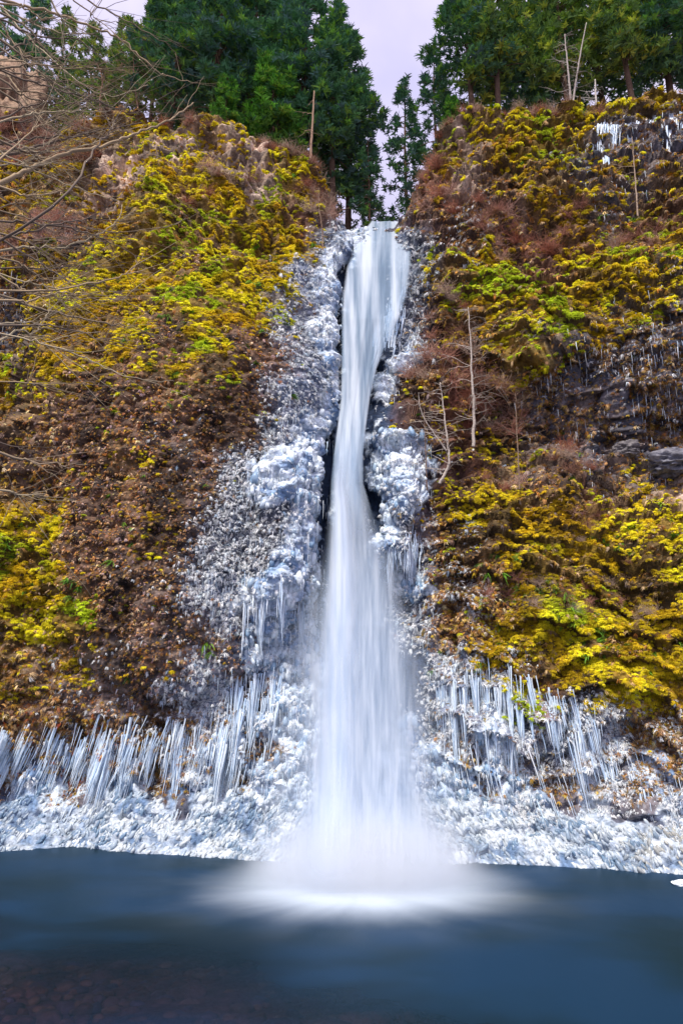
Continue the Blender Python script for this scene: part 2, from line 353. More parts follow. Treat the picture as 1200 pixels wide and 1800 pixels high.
# quads; extra rows run back from the rim as the plateau
K = 14; ext = []
for k in range(1, K + 1):
    Yb = P1[0, :, 1] + (k / K) ** 2 * 60; s_ = Yb / P1[0, :, 1]
    ext.append(np.stack([P1[0, :, 0] * s_, Yb, P1[0, :, 2] - .3 + (Yb - P1[0, :, 1]) * .10 + .8 * fbm(np.stack([P1[0, :, 0] * .3, Yb * .3, Yb * 0], -1), 3, 5)], -1))
PA = np.concatenate([np.array(ext)[::-1], P1]); CA = np.concatenate([np.broadcast_to(c(.09, .06, .02), (K, NX, 3)), col])
idx = np.arange(PA.shape[0] * NX).reshape(-1, NX)
Q = np.stack([idx[1:, :-1], idx[1:, 1:], idx[:-1, 1:], idx[:-1, :-1]], -1).reshape(-1, 4)
tag(mesh('cliff', PA.reshape(-1, 3), Q, M_cliff, CA.reshape(-1, 3), True), kind='structure')

# surface sampler: a random set of places on the modelled face
def pick(prob, n, rng, x0=-120, x1=1320, y1=1545):
    i = rng.integers(1, NX - 1, n); j = rng.integers(1, NY - 1, n)
    # even density in chart area
    ok = (PX[j, i] > x0) & (PX[j, i] < x1) & (PY[j, i] < y1) & (rng.random(n) < prob[j, i] * ((1640 - top[i]) / 1480))
    i = i[ok]; j = j[ok]
    p = P1[j, i] + rng.normal(0, .03, (len(i), 3)); return p, N1[j, i], i, j
def scatter(name, temps, p, n, size, col, mat, rng, tilt=.35, sink=.0, squash=None, smooth=False, outz=.35, shear=None):
    """every template copy in one mesh: plants nobody could count"""
    Vs, Ts, Cs = [], [], []; off = 0
    which = rng.integers(0, len(temps), len(p))
    o = n.copy(); o[:, 2] *= outz; o /= np.linalg.norm(o, axis=1)[:, None] + 1e-9
    o += rng.normal(0, tilt, o.shape); o /= np.linalg.norm(o, axis=1)[:, None]
    up = np.array([0, 0, 1.]) + rng.normal(0, tilt * .6, o.shape)
    if shear is not None: up = up + shear
    r = np.cross(o, up); r /= np.linalg.norm(r, axis=1)[:, None] + 1e-9; u = np.cross(r, o)
    for k, (V, T, tone) in enumerate(temps):
        m = np.nonzero(which == k)[0]
        if not len(m): continue
        s = size[m][:, None]; sq = np.ones((len(m), 3)) if squash is None else squash[m]
        f = lambda a: (V[None, :, a, None])
        X = (p[m] - o[m] * sink * s)[:, None] + s[:, None] * (f(0) * (r[m] * sq[:, :1])[:, None] + f(1) * (o[m] * sq[:, 1:2])[:, None] + f(2) * (u[m] * sq[:, 2:])[:, None])
        Vs.append(X.reshape(-1, 3)); nv = len(V)
        Ts.append((T[None] + (np.arange(len(m)) * nv)[:, None, None] + off).reshape(-1, 3)); off += nv * len(m)
        Cs.append((col[m][:, None] * tone[None, :, None]).reshape(-1, 3))
    return mesh(name, np.concatenate(Vs), np.concatenate(Ts), mat, np.clip(np.concatenate(Cs), 0, 1), smooth)
def blades(rng, n, L=1., wdt=.07, rise=.5, droop=1., spread=1.2, base=.15):
    """a spray of curved blades growing outward (y) and hanging (−z)"""
    V, T, K = [], [], []; q = 0
    for _ in range(n):
        a = rng.normal(0, spread * .6); l = L * rng.uniform(.55, 1.1)
        d = np.array([math.sin(a), math.cos(a) * .8 + .1, rise * rng.normal(1, .5)]); d /= np.linalg.norm(d)
        b0 = rng.normal(0, base, 3) * np.array([1, .3, .6]); side = np.cross(d, [0, 0, 1.]); side /= np.linalg.norm(side) + 1e-6
        side = side * math.cos(rng.uniform(-1, 1)) + np.array([0, 0, 1]) * math.sin(rng.uniform(-.8, .8))
        t1 = rng.uniform(.72, 1.25)
        for k, t in enumerate((0, .45, 1.)):
            pt = b0 + d * l * t + np.array([0, 0, -droop * l * t * t * rng.uniform(.7, 1.1)])
            ww = wdt * (1, .8, .25)[k]
            V += [pt - side * ww, pt + side * ww]; K += [t1, t1]
        for k in (0, 2): T += [(q + k, q + k + 1, q + k + 3), (q + k, q + k + 3, q + k + 2)]
        q += 6
    return np.array(V), np.array(T), np.array(K)
I1V, I1T = ico(1); I2V, I2T = ico(2)
def cushion(rng):
    """a flat feathery moss pad: soft core, short fur on top, hanging fringe in front"""
    V = I1V * np.array([.60, .36, .24]); T = I1T
    V = V * (1 + .5 * (vnoise(I1V * 2.2 + rng.uniform(0, 50, 3)) - .5) * 2)[:, None]
    K = np.full(len(V), .7); fv, ft, fk = [], [], []; q = 0
    for _ in range(84):
        d = rng.normal(0, 1, 3); d[1] = abs(d[1]); d[2] = d[2] * .7 + .2; d /= np.linalg.norm(d)
        b = d * np.array([.66, .40, .24]) * rng.uniform(.75, 1.15); l = rng.uniform(.14, .42)
        tip = b + np.array([d[0] * .5, d[1] * .6 + .1, .25 * d[2]]) * l + np.array([0, 0, -l * (.95 if d[2] < .25 else .12)])
        s = np.cross(tip - b, rng.normal(0, 1, 3)); s /= np.linalg.norm(s) + 1e-6; s *= .042
        tt = rng.uniform(.6, 1.4)
        fv += [b - s, b + s, tip]; fk += [tt] * 3; ft.append((q, q + 1, q + 2)); q += 3
    return np.concatenate([V, fv]), np.concatenate([T, np.array(ft) + len(V)]), np.concatenate([K, fk])
rg = np.random.default_rng(11)
T_cush = [cushion(rg) for _ in range(8)]
T_fern = [blades(rg, 16, 1, .06, .5, 1.0, 1.3) for _ in range(8)]
T_hang = [blades(rg, 12, 1, .05, .1, 1.5, .6) for _ in range(6)]
depth = (P1[..., 1] * cP + (P1[..., 2] - CZ) * sP)
def colmix(rng, n, cols, wts=None):
    cols = np.array(cols, float); k = rng.choice(len(cols), n, p=wts); a = cols[k]
    b = cols[rng.choice(len(cols), n, p=wts)]; t = rng.random((n, 1)) * .5
    return (a * (1 - t) + b * t) * rng.uniform(.72, 1.25, (n, 1))
band = fbm(P0 * np.array([.9, .9, 1.7]) + 3 * fbm(P0 * .3, 2, 5)[..., None], 3, 61)     # ledges
pat = fbm(P0 * .9, 3, 63)
# --- moss cushions
gapn = ss(.40, .56, fbm(P0 * np.array([1.3, 1.3, 1.9]), 3, 67))
prob = np.clip(Z['m'] * (.14 + 1.8 * ss(.40, .52, band)) * (.35 + .65 * gapn) + Z['o'] * .9 * ss(.46, .58, band) + Z['t'] * .22 * ss(.5, .56, pat) + Z['b'] * .05 * ss(.55, .62, pat) + Z['s'] * .12 * ss(.5, .6, band), 0, 1)
p, n, i, j = pick(prob, 290000, rg)
tone = fbm(p * .7, 3, 71)[:, None]
gl = ss(.56, .70, fbm(p * .45 + 9, 3, 73))[:, None]
tone = ss(.3, .7, tone); cm = c(.54, .36, .012) * (1 - tone) + c(.84, .72, .022) * tone
cm = cm * (1 - gl) + c(.42, .52, .02) * gl
ob = Z['o'][j, i][:, None]; cm = cm * (1 - .5 * ob) + c(.32, .15, .02) * .5 * ob
cm = cm * rg.uniform(.8, 1.2, (len(p), 1)) * (.75 + .6 * ss(.35, .65, fbm(p * 1.9, 2, 75)))[:, None]
sz = rg.uniform(.10, .33, len(p)) * depth[j, i] / 36
tag(scatter('moss', T_cush, p, n, sz, cm, M_moss, rg, .25, .1, smooth=False), 'golden yellow green moss cushions covering the ledges of the cliff', 'moss', kind='stuff')
# --- dead fern tufts, brown and orange
prob = np.clip(Z['b'] + Z['o'] * .55 + Z['d'] * .9 + Z['k'] * .8 + Z['m'] * .22 + Z['s'] * .3 + Z['t'] * .08 + Z['f'] * .12, 0, 1) * ss(1425, 1385, PY) * (1 - .8 * ss(.25, .5, Z['i']))
p, n, i, j = pick(prob, 290000, rg)
dk = (Z['d'] + Z['k'] + Z['f'])[j, i][:, None]
lw = ss(.45, .65, fbm(p * .8, 3, 81))[:, None]
cb = colmix(rg, len(p), [(.48, .25, .06), (.38, .15, .03), (.80, .56, .30), (.18, .10, .06), (.58, .40, .03), (.46, .35, .32)], [.26, .2, .2, .12, .12, .1]) * rg.uniform(.6, 1.7, (len(p), 1))
cb = cb * (1 - .25 * dk) * (1 - .2 * lw)
hot = ss(1180, 1290, PY[j, i]) * ss(400, 150, PX[j, i]) * (rg.random(len(p)) < .10); cb = cb * (1 - hot[:, None]) + hot[:, None] * c(.36, .075, .03)
bt_ = butt[j, i]; cb = cb * ((1 + .10 * bt_) * (1 - .55 * dark_patches[j, i]))[:, None] * (1 - bt_[:, None] * (1 - np.array([1.0, .94, 1.12])))
sz = (.06 + .22 * rg.random(len(p)) ** (1.8 + bt_)) * (1 - .25 * bt_) * depth[j, i] / 36
tag(scatter('dead_ferns', T_fern + T_hang[:3], p, n, sz, cb, M_moss, rg, .35), 'brown and orange tufts of withered fern on the rock face', 'ferns', kind='stuff')
# --- green tufts
prob = np.clip(Z['m'] * .10 + Z['o'] * .04 + .01, 0, 1) * (Z['i'] < .1) * (PY < 1190) * ss(.5, .6, fbm(P0 * .5, 3, 83))
p, n, i, j = pick(prob, 60000, rg)
tag(scatter('green_ferns', T_fern, p, n, rg.uniform(.2, .45, len(p)), colmix(rg, len(p), [(.10, .22, .02), (.16, .30, .03), (.05, .13, .02)]), M_moss, rg, .4), 'small fresh green fern tufts among the moss', 'ferns', kind='stuff')
# --- frost-covered tufts
prob = np.clip(Z['f'] * 1.3 + Z['i'] * (.35 + .6 * ss(800, 720, PY)) * (PY < 1380) + Z['k'] * .22 * ss(.45, .6, pat) + Z['b'] * ss(.1, .5, np.roll(Z['f'], 40, 1)) * .5 + Z['d'] * .06, 0, 1)
p, n, i, j = pick(prob, 260000, rg)
cf = colmix(rg, len(p), [(.84, .88, .90), (.60, .71, .80), (.93, .94, .94), (.24, .34, .48)], [.36, .10, .48, .06])
tag(scatter('frost', T_fern + T_hang, p, n, (.07 + .19 * rg.random(len(p)) ** 1.5) * depth[j, i] / 36, np.clip(cf, 0, .9), M_frost, rg, .35), 'white rime frost coating the fern tufts beside the falls', 'frost', kind='stuff')
# --- lumps of ice
def lump(rng, V0, T0):
    V = V0 * (1 + .30 * (vnoise(V0 * 1.7 + rng.uniform(0, 50, 3)) - .5) * 2)[:, None]
    return V, T0, np.ones(len(V))
T_lump = [lump(rg, I2V, I2T) for _ in range(8)]
low = (PY > 1400)
prob = np.clip(ss(.35, .7, Z['i']) * (.35 + .65 * ss(.4, .6, pat)), 0, 1) * np.where(low, 1, .25 + .45 * ss(720, 800, PY))
p, n, i, j = pick(prob, 110000, rg)
lowp = low[j, i]
sz = np.where(lowp, rg.uniform(.03, .10, len(p)), .045 + .20 * rg.random(len(p)) ** 3 * depth[j, i] / 34)
sq = np.stack([np.full(len(p), .8), np.full(len(p), .8), np.where(lowp, rg.uniform(1.2, 2.6, len(p)), rg.uniform(.9, 1.8, len(p)))], 1)
side = np.where(PX[j, i] < 620, 1, -1) * np.where(lowp, .65, 0.1)
sh = np.stack([side, 0 * side, 0 * side], 1)
kn = ss(.3, .7, fbm(p * np.array([1.5, 1.5, 2.2]), 4, 131))[:, None]
ci = (c(.20, .32, .46) * (1 - kn) + c(.82, .88, .90) * kn) * rg.uniform(.85, 1.12, (len(p), 1)) * np.where(lowp, .62, .93)[:, None]  # blue end is shadow tone painted into the lumps, mixed by noise
grey = (ss(1020, 1200, PX[j, i]) * (rg.random(len(p)) < .4))[:, None]; ci = ci * (1 - grey) + c(.33, .32, .28) * grey
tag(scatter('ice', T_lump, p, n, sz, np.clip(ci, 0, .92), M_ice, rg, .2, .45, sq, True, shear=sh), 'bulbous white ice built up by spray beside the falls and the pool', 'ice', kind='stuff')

# ---------------------------------------------------------------- icicles
def icicle_mesh(rng, k):
    m = 11; t = np.linspace(0, 1, m); r = .040 * (1 - t) ** .9 * (1 + .22 * (rng.random(m) - .5)) + .004
    P = np.stack([.02 * np.sin(t * 5 + k), .02 * np.cos(t * 4 + k), -t], 1)
    V, T = tube(P, r, 7); return V, T
IC = [icicle_mesh(rg, k) for k in range(10)]
# rows: (px0,py0)-(px1,py1) roots, length px (lo,hi), lean (dx per unit length), forward lift, count, label
ROWS = [
 ((0, 1318), (95, 1312), 55, 95, -.55, .7, 46, 'slanting icicle in the row at the far left foot of the cliff'),
 ((95, 1320), (190, 1318), 60, 110, -.42, .7, 44, 'slanting icicle in the second row from the left above the ice shelf'),
 ((190, 1318), (300, 1300), 70, 125, -.30, .7, 54, 'slanting icicle in the row under the brown left buttress'),
 ((300, 1300), (410, 1295), 70, 130, -.20, .6, 56, 'slanting icicle in the row under frosted ferns left of the falls'),
 ((400, 1235), (500, 1200), 80, 190, -.13, .5, 60, 'long blue white icicle in the curtain low on the left of the falls'),
 ((430, 1030), (545, 1075), 50, 130, -.02, .5, 60, 'pale icicle hanging below the left ice buttress'),
 ((655, 600), (712, 540), 50, 130, -.10, .5, 34, 'greenish white icicle in the fringe right of the upper falls'),
 ((680, 985), (745, 965), 25, 70, .05, .4, 30, 'short icicle below the ice pillar right of the falls'),
 ((765, 1215), (920, 1225), 90, 170, .10, .5, 150, 'long white icicle in the curtain over the right ice shelf'),
 ((925, 1220), (1050, 1290), 80, 170, .26, .5, 60, 'slanting icicle in the band running down the right cliff foot'),
 ((1050, 1330), (1200, 1400), 40, 95, .32, .4, 44, 'small icicle above the grey ice at the far right'),
 ((1045, 222), (1200, 208), 25, 95, 0, .3, 90, 'cream icicle under the mossy rim at upper right'),
 ((1040, 225), (1075, 300), 40, 110, .05, .3, 18, 'thin icicle on the wet streak below the upper right rim'),
 ((1010, 640), (1040, 720), 25, 60, .12, .3, 12, 'thin blue icicle running down the dark cleft on the right'),
]
def surf(px, py):
    i = int(np.clip(round((px + 250) / 1700 * (NX - 1)), 0, NX - 1)); j = int(np.clip(round((py - top[i]) / (1640 - top[i]) * (NY - 1)), 0, NY - 1)); return P1[j, i], N1[j, i]
cand = []
for (a, b, l0, l1, lean, lift, cnt, lab) in ROWS:
    jit = 6 if a[1] < 300 else 20
    for k in range(cnt * 22):
        u = rg.random(); cl = (.5 + .5 * math.sin(u * cnt * .33 + a[0])) * (.6 + .4 * math.sin(u * cnt * .13 + 2 + a[1])); 
        if rg.random() > .15 + cl ** 1.5: continue
        px = a[0] + (b[0] - a[0]) * u; py = a[1] + (b[1] - a[1]) * u + rg.normal(0, jit)
        ln = (l0 + (l1 - l0) * rg.random() ** 1.4) * (.35 + .65 * cl)
        part_ = ('left end', 'left half', 'middle', 'right half', 'right end')[min(int(u * 5), 4)]; q_ = (ln - l0 * .35) / (l1 - l0 * .35); size_ = 'longest' if q_ > .8 else 'long' if q_ > .5 else 'shorter'
        cand.append((px, py, ln, lean * .8 + .05 * math.cos(u * cnt * .33 + a[0]) + rg.normal(0, .02), lift, f'{size_} ' + lab.replace('long ', '') + f', {part_}', True))
ice_proto = {}
M_icicle = mat_attr('icicle_ice', .22, .6, (9, .12), .15, 25)
def icicle_data(k):
    if k not in ice_proto:
        V, T = IC[k]; tint = [(.66, .77, .87), (.78, .85, .90), (.50, .64, .80)][k % 3]
        o = mesh('icicle', V, T, M_icicle, np.tile(np.array(tint), (len(V), 1)), True, link=False); ice_proto[k] = o.data; bpy.data.objects.remove(o)
    return ice_proto[k]
cand.sort(key=lambda q: -q[2])
ib = Buf(); made = 0
for q, (px, py, ln, lean, lift, lab, main) in enumerate(cand):
    rt, _n = surf(px, py); Yt = float(rt[1]) + .10 - .22 * rg.random()
    a = at(px, py, Yt); b = at(px + lean * ln, py + ln, Yt - .12 * rg.random())
    d = b - a; Ln = np.linalg.norm(d); k = int(rg.integers(10)); th = (.32 + 1.0 * rg.random() ** 2.2) * (rt[1] / 27) ** 1.5 * (1 if ln > 60 else .8)
    rot = Vector((0, 0, -1)).rotation_difference(Vector(d))
    if made < 300:
        o = bpy.data.objects.new('icicle', icicle_data(k)); C.collection.objects.link(o)
        o.location = a; o.rotation_mode = 'QUATERNION'; o.rotation_quaternion = rot; o.scale = (th, th, Ln); tag(o, lab, 'icicle', 'icicles hanging along the cliff')
        made += 1
    else:
        V, T = IC[k]; m = np.array(rot.to_matrix()); V = (V * np.array([th, th, Ln])) @ m.T + a
        ib.add(V, T, [(.66, .77, .87), (.78, .85, .90), (.50, .64, .80)][k % 3])
# thin icicle streaks among the dark wet rock and under the moss
for k_, pr, nn, l0, l1 in (('k', Z['k'] * (PY < 1330), 5200, .12, .7), ('f', Z['f'] * (PY > 500), 4500, .15, .55), ('i', Z['i'] * (PY < 1400), 6500, .2, .9), ('k2', Z['k'] * (PY >= 1250) * (PY < 1440), 5200, .5, 1.5)):
    p, n, i, j = pick(np.clip(pr, 0, 1) * ss(.42, .55, fbm(P0 * 1.2, 3, 111)), nn * 4, rg)
    for q in range(min(nn, len(p))):
        V, T = IC[int(rg.integers(10))]; l = rg.uniform(l0, l1); t_ = rg.uniform(.25, .6) * (1.2 if k_ == 'k2' else .65)
        V = V * np.array([t_, t_, l]); 
        if k_ == 'k2': V[:, 0] += V[:, 2] * (.45 if p[q, 0] < 0 else -.3) * min(1, abs(p[q, 0]) / 8)
        ib.add(V + p[q] + n[q] * np.array([1, 1, .2]) * rg.uniform(.05, .3), T, colmix(rg, 1, [(.72, .82, .90), (.82, .88, .92), (.55, .68, .82)])[0].clip(0, .9))
V, T, Cc = ib.out()
tag(mesh('small_icicles', V, T, M_icicle, Cc, True), 'countless thin small icicles among the frosted ferns and wet rock', 'icicles', kind='stuff')

# ---------------------------------------------------------------- waterfall
FY = [388, 398, 407, 430, 470, 520, 560, 600, 650, 700, 750, 800, 850, 900, 950, 1000, 1100, 1200, 1300, 1400, 1500, 1570]
FL = [652, 644, 638, 624, 608, 601, 599, 599, 599, 598, 592, 585, 580, 578, 573, 568, 557, 547, 541, 530, 514, 500]
FR = [716, 722, 724, 724, 722, 716, 702, 682, 662, 651, 644, 639, 640, 655, 672, 690, 712, 730, 742, 757, 778, 800]
FD = [37.4, 37.0, 36.5, 35.2, 33.6, 32.3, 31.5, 31.0, 30.5, 29.9, 29.2, 28.6, 28.1, 27.6, 27.1, 26.6, 25.6, 24.8, 24.0, 23.2, 22.3, 21.5]
def fall_sheet(name, u0, u1, lift, bulge, y0, y1, dens, soft, mat, parent, nu=44, nv=340, tail=90):
    u = np.linspace(0, 1, nu); v = np.linspace(0, 1, nv); py = y0 + (y1 - y0) * v[:, None] + 0 * u
    l = np.interp(py, FY, FL); r = np.interp(py, FY, FR); s = u0 + (u1 - u0) * u[None]
    px = l + (r - l) * s
    Yf = np.interp(py, FY, FD) - lift - bulge * np.sqrt(np.clip(1 - (2 * u[None] - 1) ** 2, 0, 1)) * ss(400, 600, py)
    P = at(px, py, Yf)
    P = P + np.stack([0 * px, -.15 * (fbm(np.stack([s * 9 + 0 * py, py * .004 + 0 * s, 0 * px], -1), 3, 4) - .5), 0 * px], -1)
    P[..., 2] = np.maximum(P[..., 2], .01)
    e = np.minimum(u, 1 - u)[None] * 2
    a = ss(0, 1, e / soft) * dens * np.ones_like(py)
    a = a * (1 - (.9 if tail == 90 else 1) * ss(y1 - tail, y1, py)) * (ss(y0, y0 + 110, py) if y0 > 420 else 1)
    V = P.reshape(-1, 3); idx = np.arange(nu * nv).reshape(nv, nu)
    T = np.stack([idx[:-1, :-1], idx[1:, :-1], idx[1:, 1:], idx[:-1, 1:]], -1).reshape(-1, 4)
    return mesh(name, V, T, mat, {'dens': a.ravel(), 'flow': np.stack([px * .02, py * .0016 + 0 * px, 0 * px], -1).reshape(-1, 3)}, True, parent)
def water_mat(name, lo, hi, cont, c1, c2, tint=12.):
    m = bpy.data.materials.new(name); m.use_nodes = True; t = m.node_tree; t.nodes.clear(); l = t.links.new
    o = N(t, 'ShaderNodeOutputMaterial'); mixs = N(t, 'ShaderNodeMixShader'); tr = N(t, 'ShaderNodeBsdfTransparent')
    df = N(t, 'ShaderNodeBsdfDiffuse'); tl = N(t, 'ShaderNodeBsdfTranslucent'); ms = N(t, 'ShaderNodeMixShader'); ms.inputs[0].default_value = .35
    d = N(t, 'ShaderNodeAttribute', attribute_name='dens'); f = N(t, 'ShaderNodeAttribute', attribute_name='flow')
    n = N(t, 'ShaderNodeTexNoise'); n.inputs['Scale'].default_value = tint; n.inputs['Detail'].default_value = 5
    n2 = N(t, 'ShaderNodeTexNoise'); n2.inputs['Scale'].default_value = 1.6; n2.inputs['Detail'].default_value = 3
    l(f.outputs['Color'], n.inputs['Vector']); l(f.outputs['Color'], n2.inputs['Vector'])
    ad = N(t, 'ShaderNodeMath', operation='MULTIPLY_ADD'); l(n.outputs[0], ad.inputs[0]); ad.inputs[1].default_value = .6
    m2 = N(t, 'ShaderNodeMath', operation='MULTIPLY'); m2.inputs[1].default_value = .4; l(n2.outputs[0], m2.inputs[0]); l(m2.outputs[0], ad.inputs[2])
    mr = N(t, 'ShaderNodeMapRange'); mr.inputs[1].default_value = .35; mr.inputs[2].default_value = .65; mr.inputs[3].default_value = 1 - cont; mr.inputs[4].default_value = 1
    l(ad.outputs[0], mr.inputs[0])
    mu = N(t, 'ShaderNodeMath', operation='MULTIPLY'); mu.use_clamp = True; l(mr.outputs[0], mu.inputs[0]); l(d.outputs['Fac'], mu.inputs[1])
    cc = N(t, 'ShaderNodeMix', data_type='RGBA'); cc.inputs[6].default_value = (*c1, 1); cc.inputs[7].default_value = (*c2, 1)
    mr2 = N(t, 'ShaderNodeMapRange'); mr2.inputs[1].default_value = .38; mr2.inputs[2].default_value = .6; l(ad.outputs[0], mr2.inputs[0]); l(mr2.outputs[0], cc.inputs[0])
    l(cc.outputs[2], df.inputs[0]); l(cc.outputs[2], tl.inputs[0]); l(df.outputs[0], ms.inputs[1]); l(tl.outputs[0], ms.inputs[2])
    l(mu.outputs[0], mixs.inputs[0]); l(tr.outputs[0], mixs.inputs[1]); l(ms.outputs[0], mixs.inputs[2]); l(mixs.outputs[0], o.inputs[0])
    return m
M_fall = water_mat('falling_water', 0, 1, .12, (.54, .63, .75), (.66, .72, .80), 6.)
M_veil = water_mat('water_veil', 0, 1, .4, (.46, .56, .69), (.62, .69, .78), 6.)
M_chute = water_mat('chute_water', 0, 1, .55, (.38, .52, .68), (.68, .75, .82), 3.2)
fall = empty('waterfall', at(640, 1560, 22.0) * np.array([1, 1, 0]))
tag(fall, 'tall silky white waterfall dropping from the notch in the cliff into the pool', 'waterfall')
fl = tuple(-v for v in fall.location)
parts = [
 fall_sheet('upper_chute', 0, 1, .6, .2, 389, 960, 1.0, .12, M_chute, fall, tail=200),
 fall_sheet('main_column', .02, .95, .35, .3, 700, 1000, .9, .6, M_fall, fall, tail=160),
 fall_sheet('main_column', .0, .52, .55, .5, 780, 1570, 1.0, .9, M_fall, fall),
 fall_sheet('main_column', .02, .60, .3, .5, 800, 1570, .9, 1, M_fall, fall),
 fall_sheet('spray_veil', -.08, 1.04, .0, .5, 860, 1570, .72, .7, M_veil, fall),
 fall_sheet('spray_veil', .20, 1.14, .35, .4, 930, 1570, .62, .8, M_veil, fall),
 fall_sheet('spray_veil', -.32, .6, .2, .4, 960, 1570, .45, 1, M_veil, fall),
 fall_sheet('spray_veil', -.50, 1.44, .6, .6, 1060, 1570, .46, 1, M_veil, fall)]
for o in parts: o.matrix_parent_inverse = fall.matrix_basis.inverted(); o.location = fl; o.matrix_parent_inverse.identity()

# ---------------------------------------------------------------- pool
base = at(632, 1568, 0.0001); bx, by = 0.62, 21.4
gxx = np.concatenate([np.linspace(-400, -24, 20), np.linspace(-23.5, 23.5, 300), np.linspace(24, 400, 20)])
gyy = np.concatenate([np.linspace(-60, 3.5, 12), np.linspace(4, 27.6, 260), np.linspace(28, 40, 10)])
GX, GY = np.meshgrid(gxx, gyy); dx = GX - bx; dy = GY - by
rad = np.sqrt((dx / 1.0) ** 2 + (dy / 1.0) ** 2); ang = np.arctan2(dy, dx)
rad = np.sqrt((dx / 1.75) ** 2 + (np.where(dy > 0, dy * .8, dy) / 1.0) ** 2)
streak = fbm(np.stack([np.cos(ang) * 3.2 + 20, np.sin(ang) * 3.2 + 20, rad * .35], -1), 5, 6, .6)
foam = .98 * ss(3.5, .2, rad * (1.10 - .13 * streak)) ** 1.05 + .10 * ss(5.2, 1.0, rad) * ss(.2, .8, streak)
foam = np.clip(foam, 0, 1)
murk = ss(.3, .7, fbm(np.stack([GX * .22, GY * .5, 0 * GX], -1), 4, 8))
shal = ss(17, 12.0, GY + .42 * GX + 3.0 * (murk - .5)) * .5
iy = np.arange(GX.size).reshape(GX.shape)
T = np.stack([iy[:-1, :-1], iy[:-1, 1:], iy[1:, 1:], iy[1:, :-1]], -1).reshape(-1, 4)
m = bpy.data.materials.new('pool_water'); m.use_nodes = True; t = m.node_tree; t.nodes.clear(); l = t.links.new
o_ = N(t, 'ShaderNodeOutputMaterial'); at1 = N(t, 'ShaderNodeAttribute', attribute_name='foam'); at2 = N(t, 'ShaderNodeAttribute', attribute_name='shallow'); at3 = N(t, 'ShaderNodeAttribute', attribute_name='murk')
body = N(t, 'ShaderNodeBsdfDiffuse'); cm_ = N(t, 'ShaderNodeMix', data_type='RGBA'); cm_.inputs[6].default_value = (.006, .018, .022, 1); cm_.inputs[7].default_value = (.007, .027, .056, 1)
l(at3.outputs['Fac'], cm_.inputs[0]); l(cm_.outputs[2], body.inputs[0])
tr = N(t, 'ShaderNodeBsdfTransparent'); tr.inputs[0].default_value = (.75, .75, .85, 1); m1 = N(t, 'ShaderNodeMixShader'); l(at2.outputs['Fac'], m1.inputs[0]); l(body.outputs[0], m1.inputs[1]); l(tr.outputs[0], m1.inputs[2])
gl_ = N(t, 'ShaderNodeBsdfGlossy'); gl_.inputs['Roughness'].default_value = .38; gl_.inputs['Color'].default_value = (.34, .46, .66, 1)
fr = N(t, 'ShaderNodeFresnel'); fr.inputs[0].default_value = 1.33
m2 = N(t, 'ShaderNodeMixShader'); l(fr.outputs[0], m2.inputs[0]); l(m1.outputs[0], m2.inputs[1]); l(gl_.outputs[0], m2.inputs[2])
fo = N(t, 'ShaderNodeBsdfDiffuse'); fo.inputs[0].default_value = (.58, .65, .72, 1); m3 = N(t, 'ShaderNodeMixShader'); l(at1.outputs['Fac'], m3.inputs[0]); l(m2.outputs[0], m3.inputs[1]); l(fo.outputs[0], m3.inputs[2]); l(m3.outputs[0], o_.inputs[0])
rip = N(t, 'ShaderNodeTexNoise'); rip.inputs['Scale'].default_value = 1.2; rip.inputs['Detail'].default_value = 3; bpn = N(t, 'ShaderNodeBump'); bpn.inputs['Strength'].default_value = .25; bpn.inputs['Distance'].default_value = .1
tcn = N(t, 'ShaderNodeTexCoord'); l(tcn.outputs['Object'], rip.inputs['Vector']); l(rip.outputs[0], bpn.inputs['Height']); l(bpn.outputs[0], gl_.inputs['Normal'])
tag(mesh('pool', np.stack([GX, GY, 0 * GX], -1).reshape(-1, 3), T, m, {'foam': foam.ravel(), 'shallow': shal.ravel(), 'murk': murk.ravel()}, True), kind='structure')
# bed
bz = -.55 - .10 * np.clip(GY - 12, 0, 20) + .25 * fbm(np.stack([GX * .5, GY * .5, 0 * GX], -1), 3, 12)
tn = fbm(np.stack([GX * 1.5, GY * 1.5, 0 * GX], -1), 4, 14)[..., None]
tag(mesh('pool_bed', np.stack([GX, GY, bz], -1).reshape(-1, 3), T, M_rock, ((c(.05, .022, .045) * (1 - tn) + c(.15, .055, .06) * tn)).reshape(-1, 3), True), kind='structure')
nn = 3500; sx = rg.uniform(-14, 14, nn); sy = rg.uniform(8, 19, nn); pz = -.50 - .10 * np.clip(sy - 12, 0, 20)
p = np.stack([sx, sy, pz + .05], 1); sz = rg.uniform(.05, .22, nn) * (1 + .8 * (rg.random(nn) < .06)); sq = np.stack([rg.uniform(.8, 1.5, nn), rg.uniform(.7, 1.2, nn), np.full(nn, .5)], 1)
tag(scatter('pebbles', T_lump, p, np.tile(np.array([0, -1., 0]), (nn, 1)), sz, colmix(rg, nn, [(.15, .055, .055), (.11, .045, .06), (.18, .08, .07), (.08, .045, .09)]), M_rock, rg, .1, 0, sq, True), 'reddish brown pebbles under the shallow near water', 'pebbles', kind='stuff')
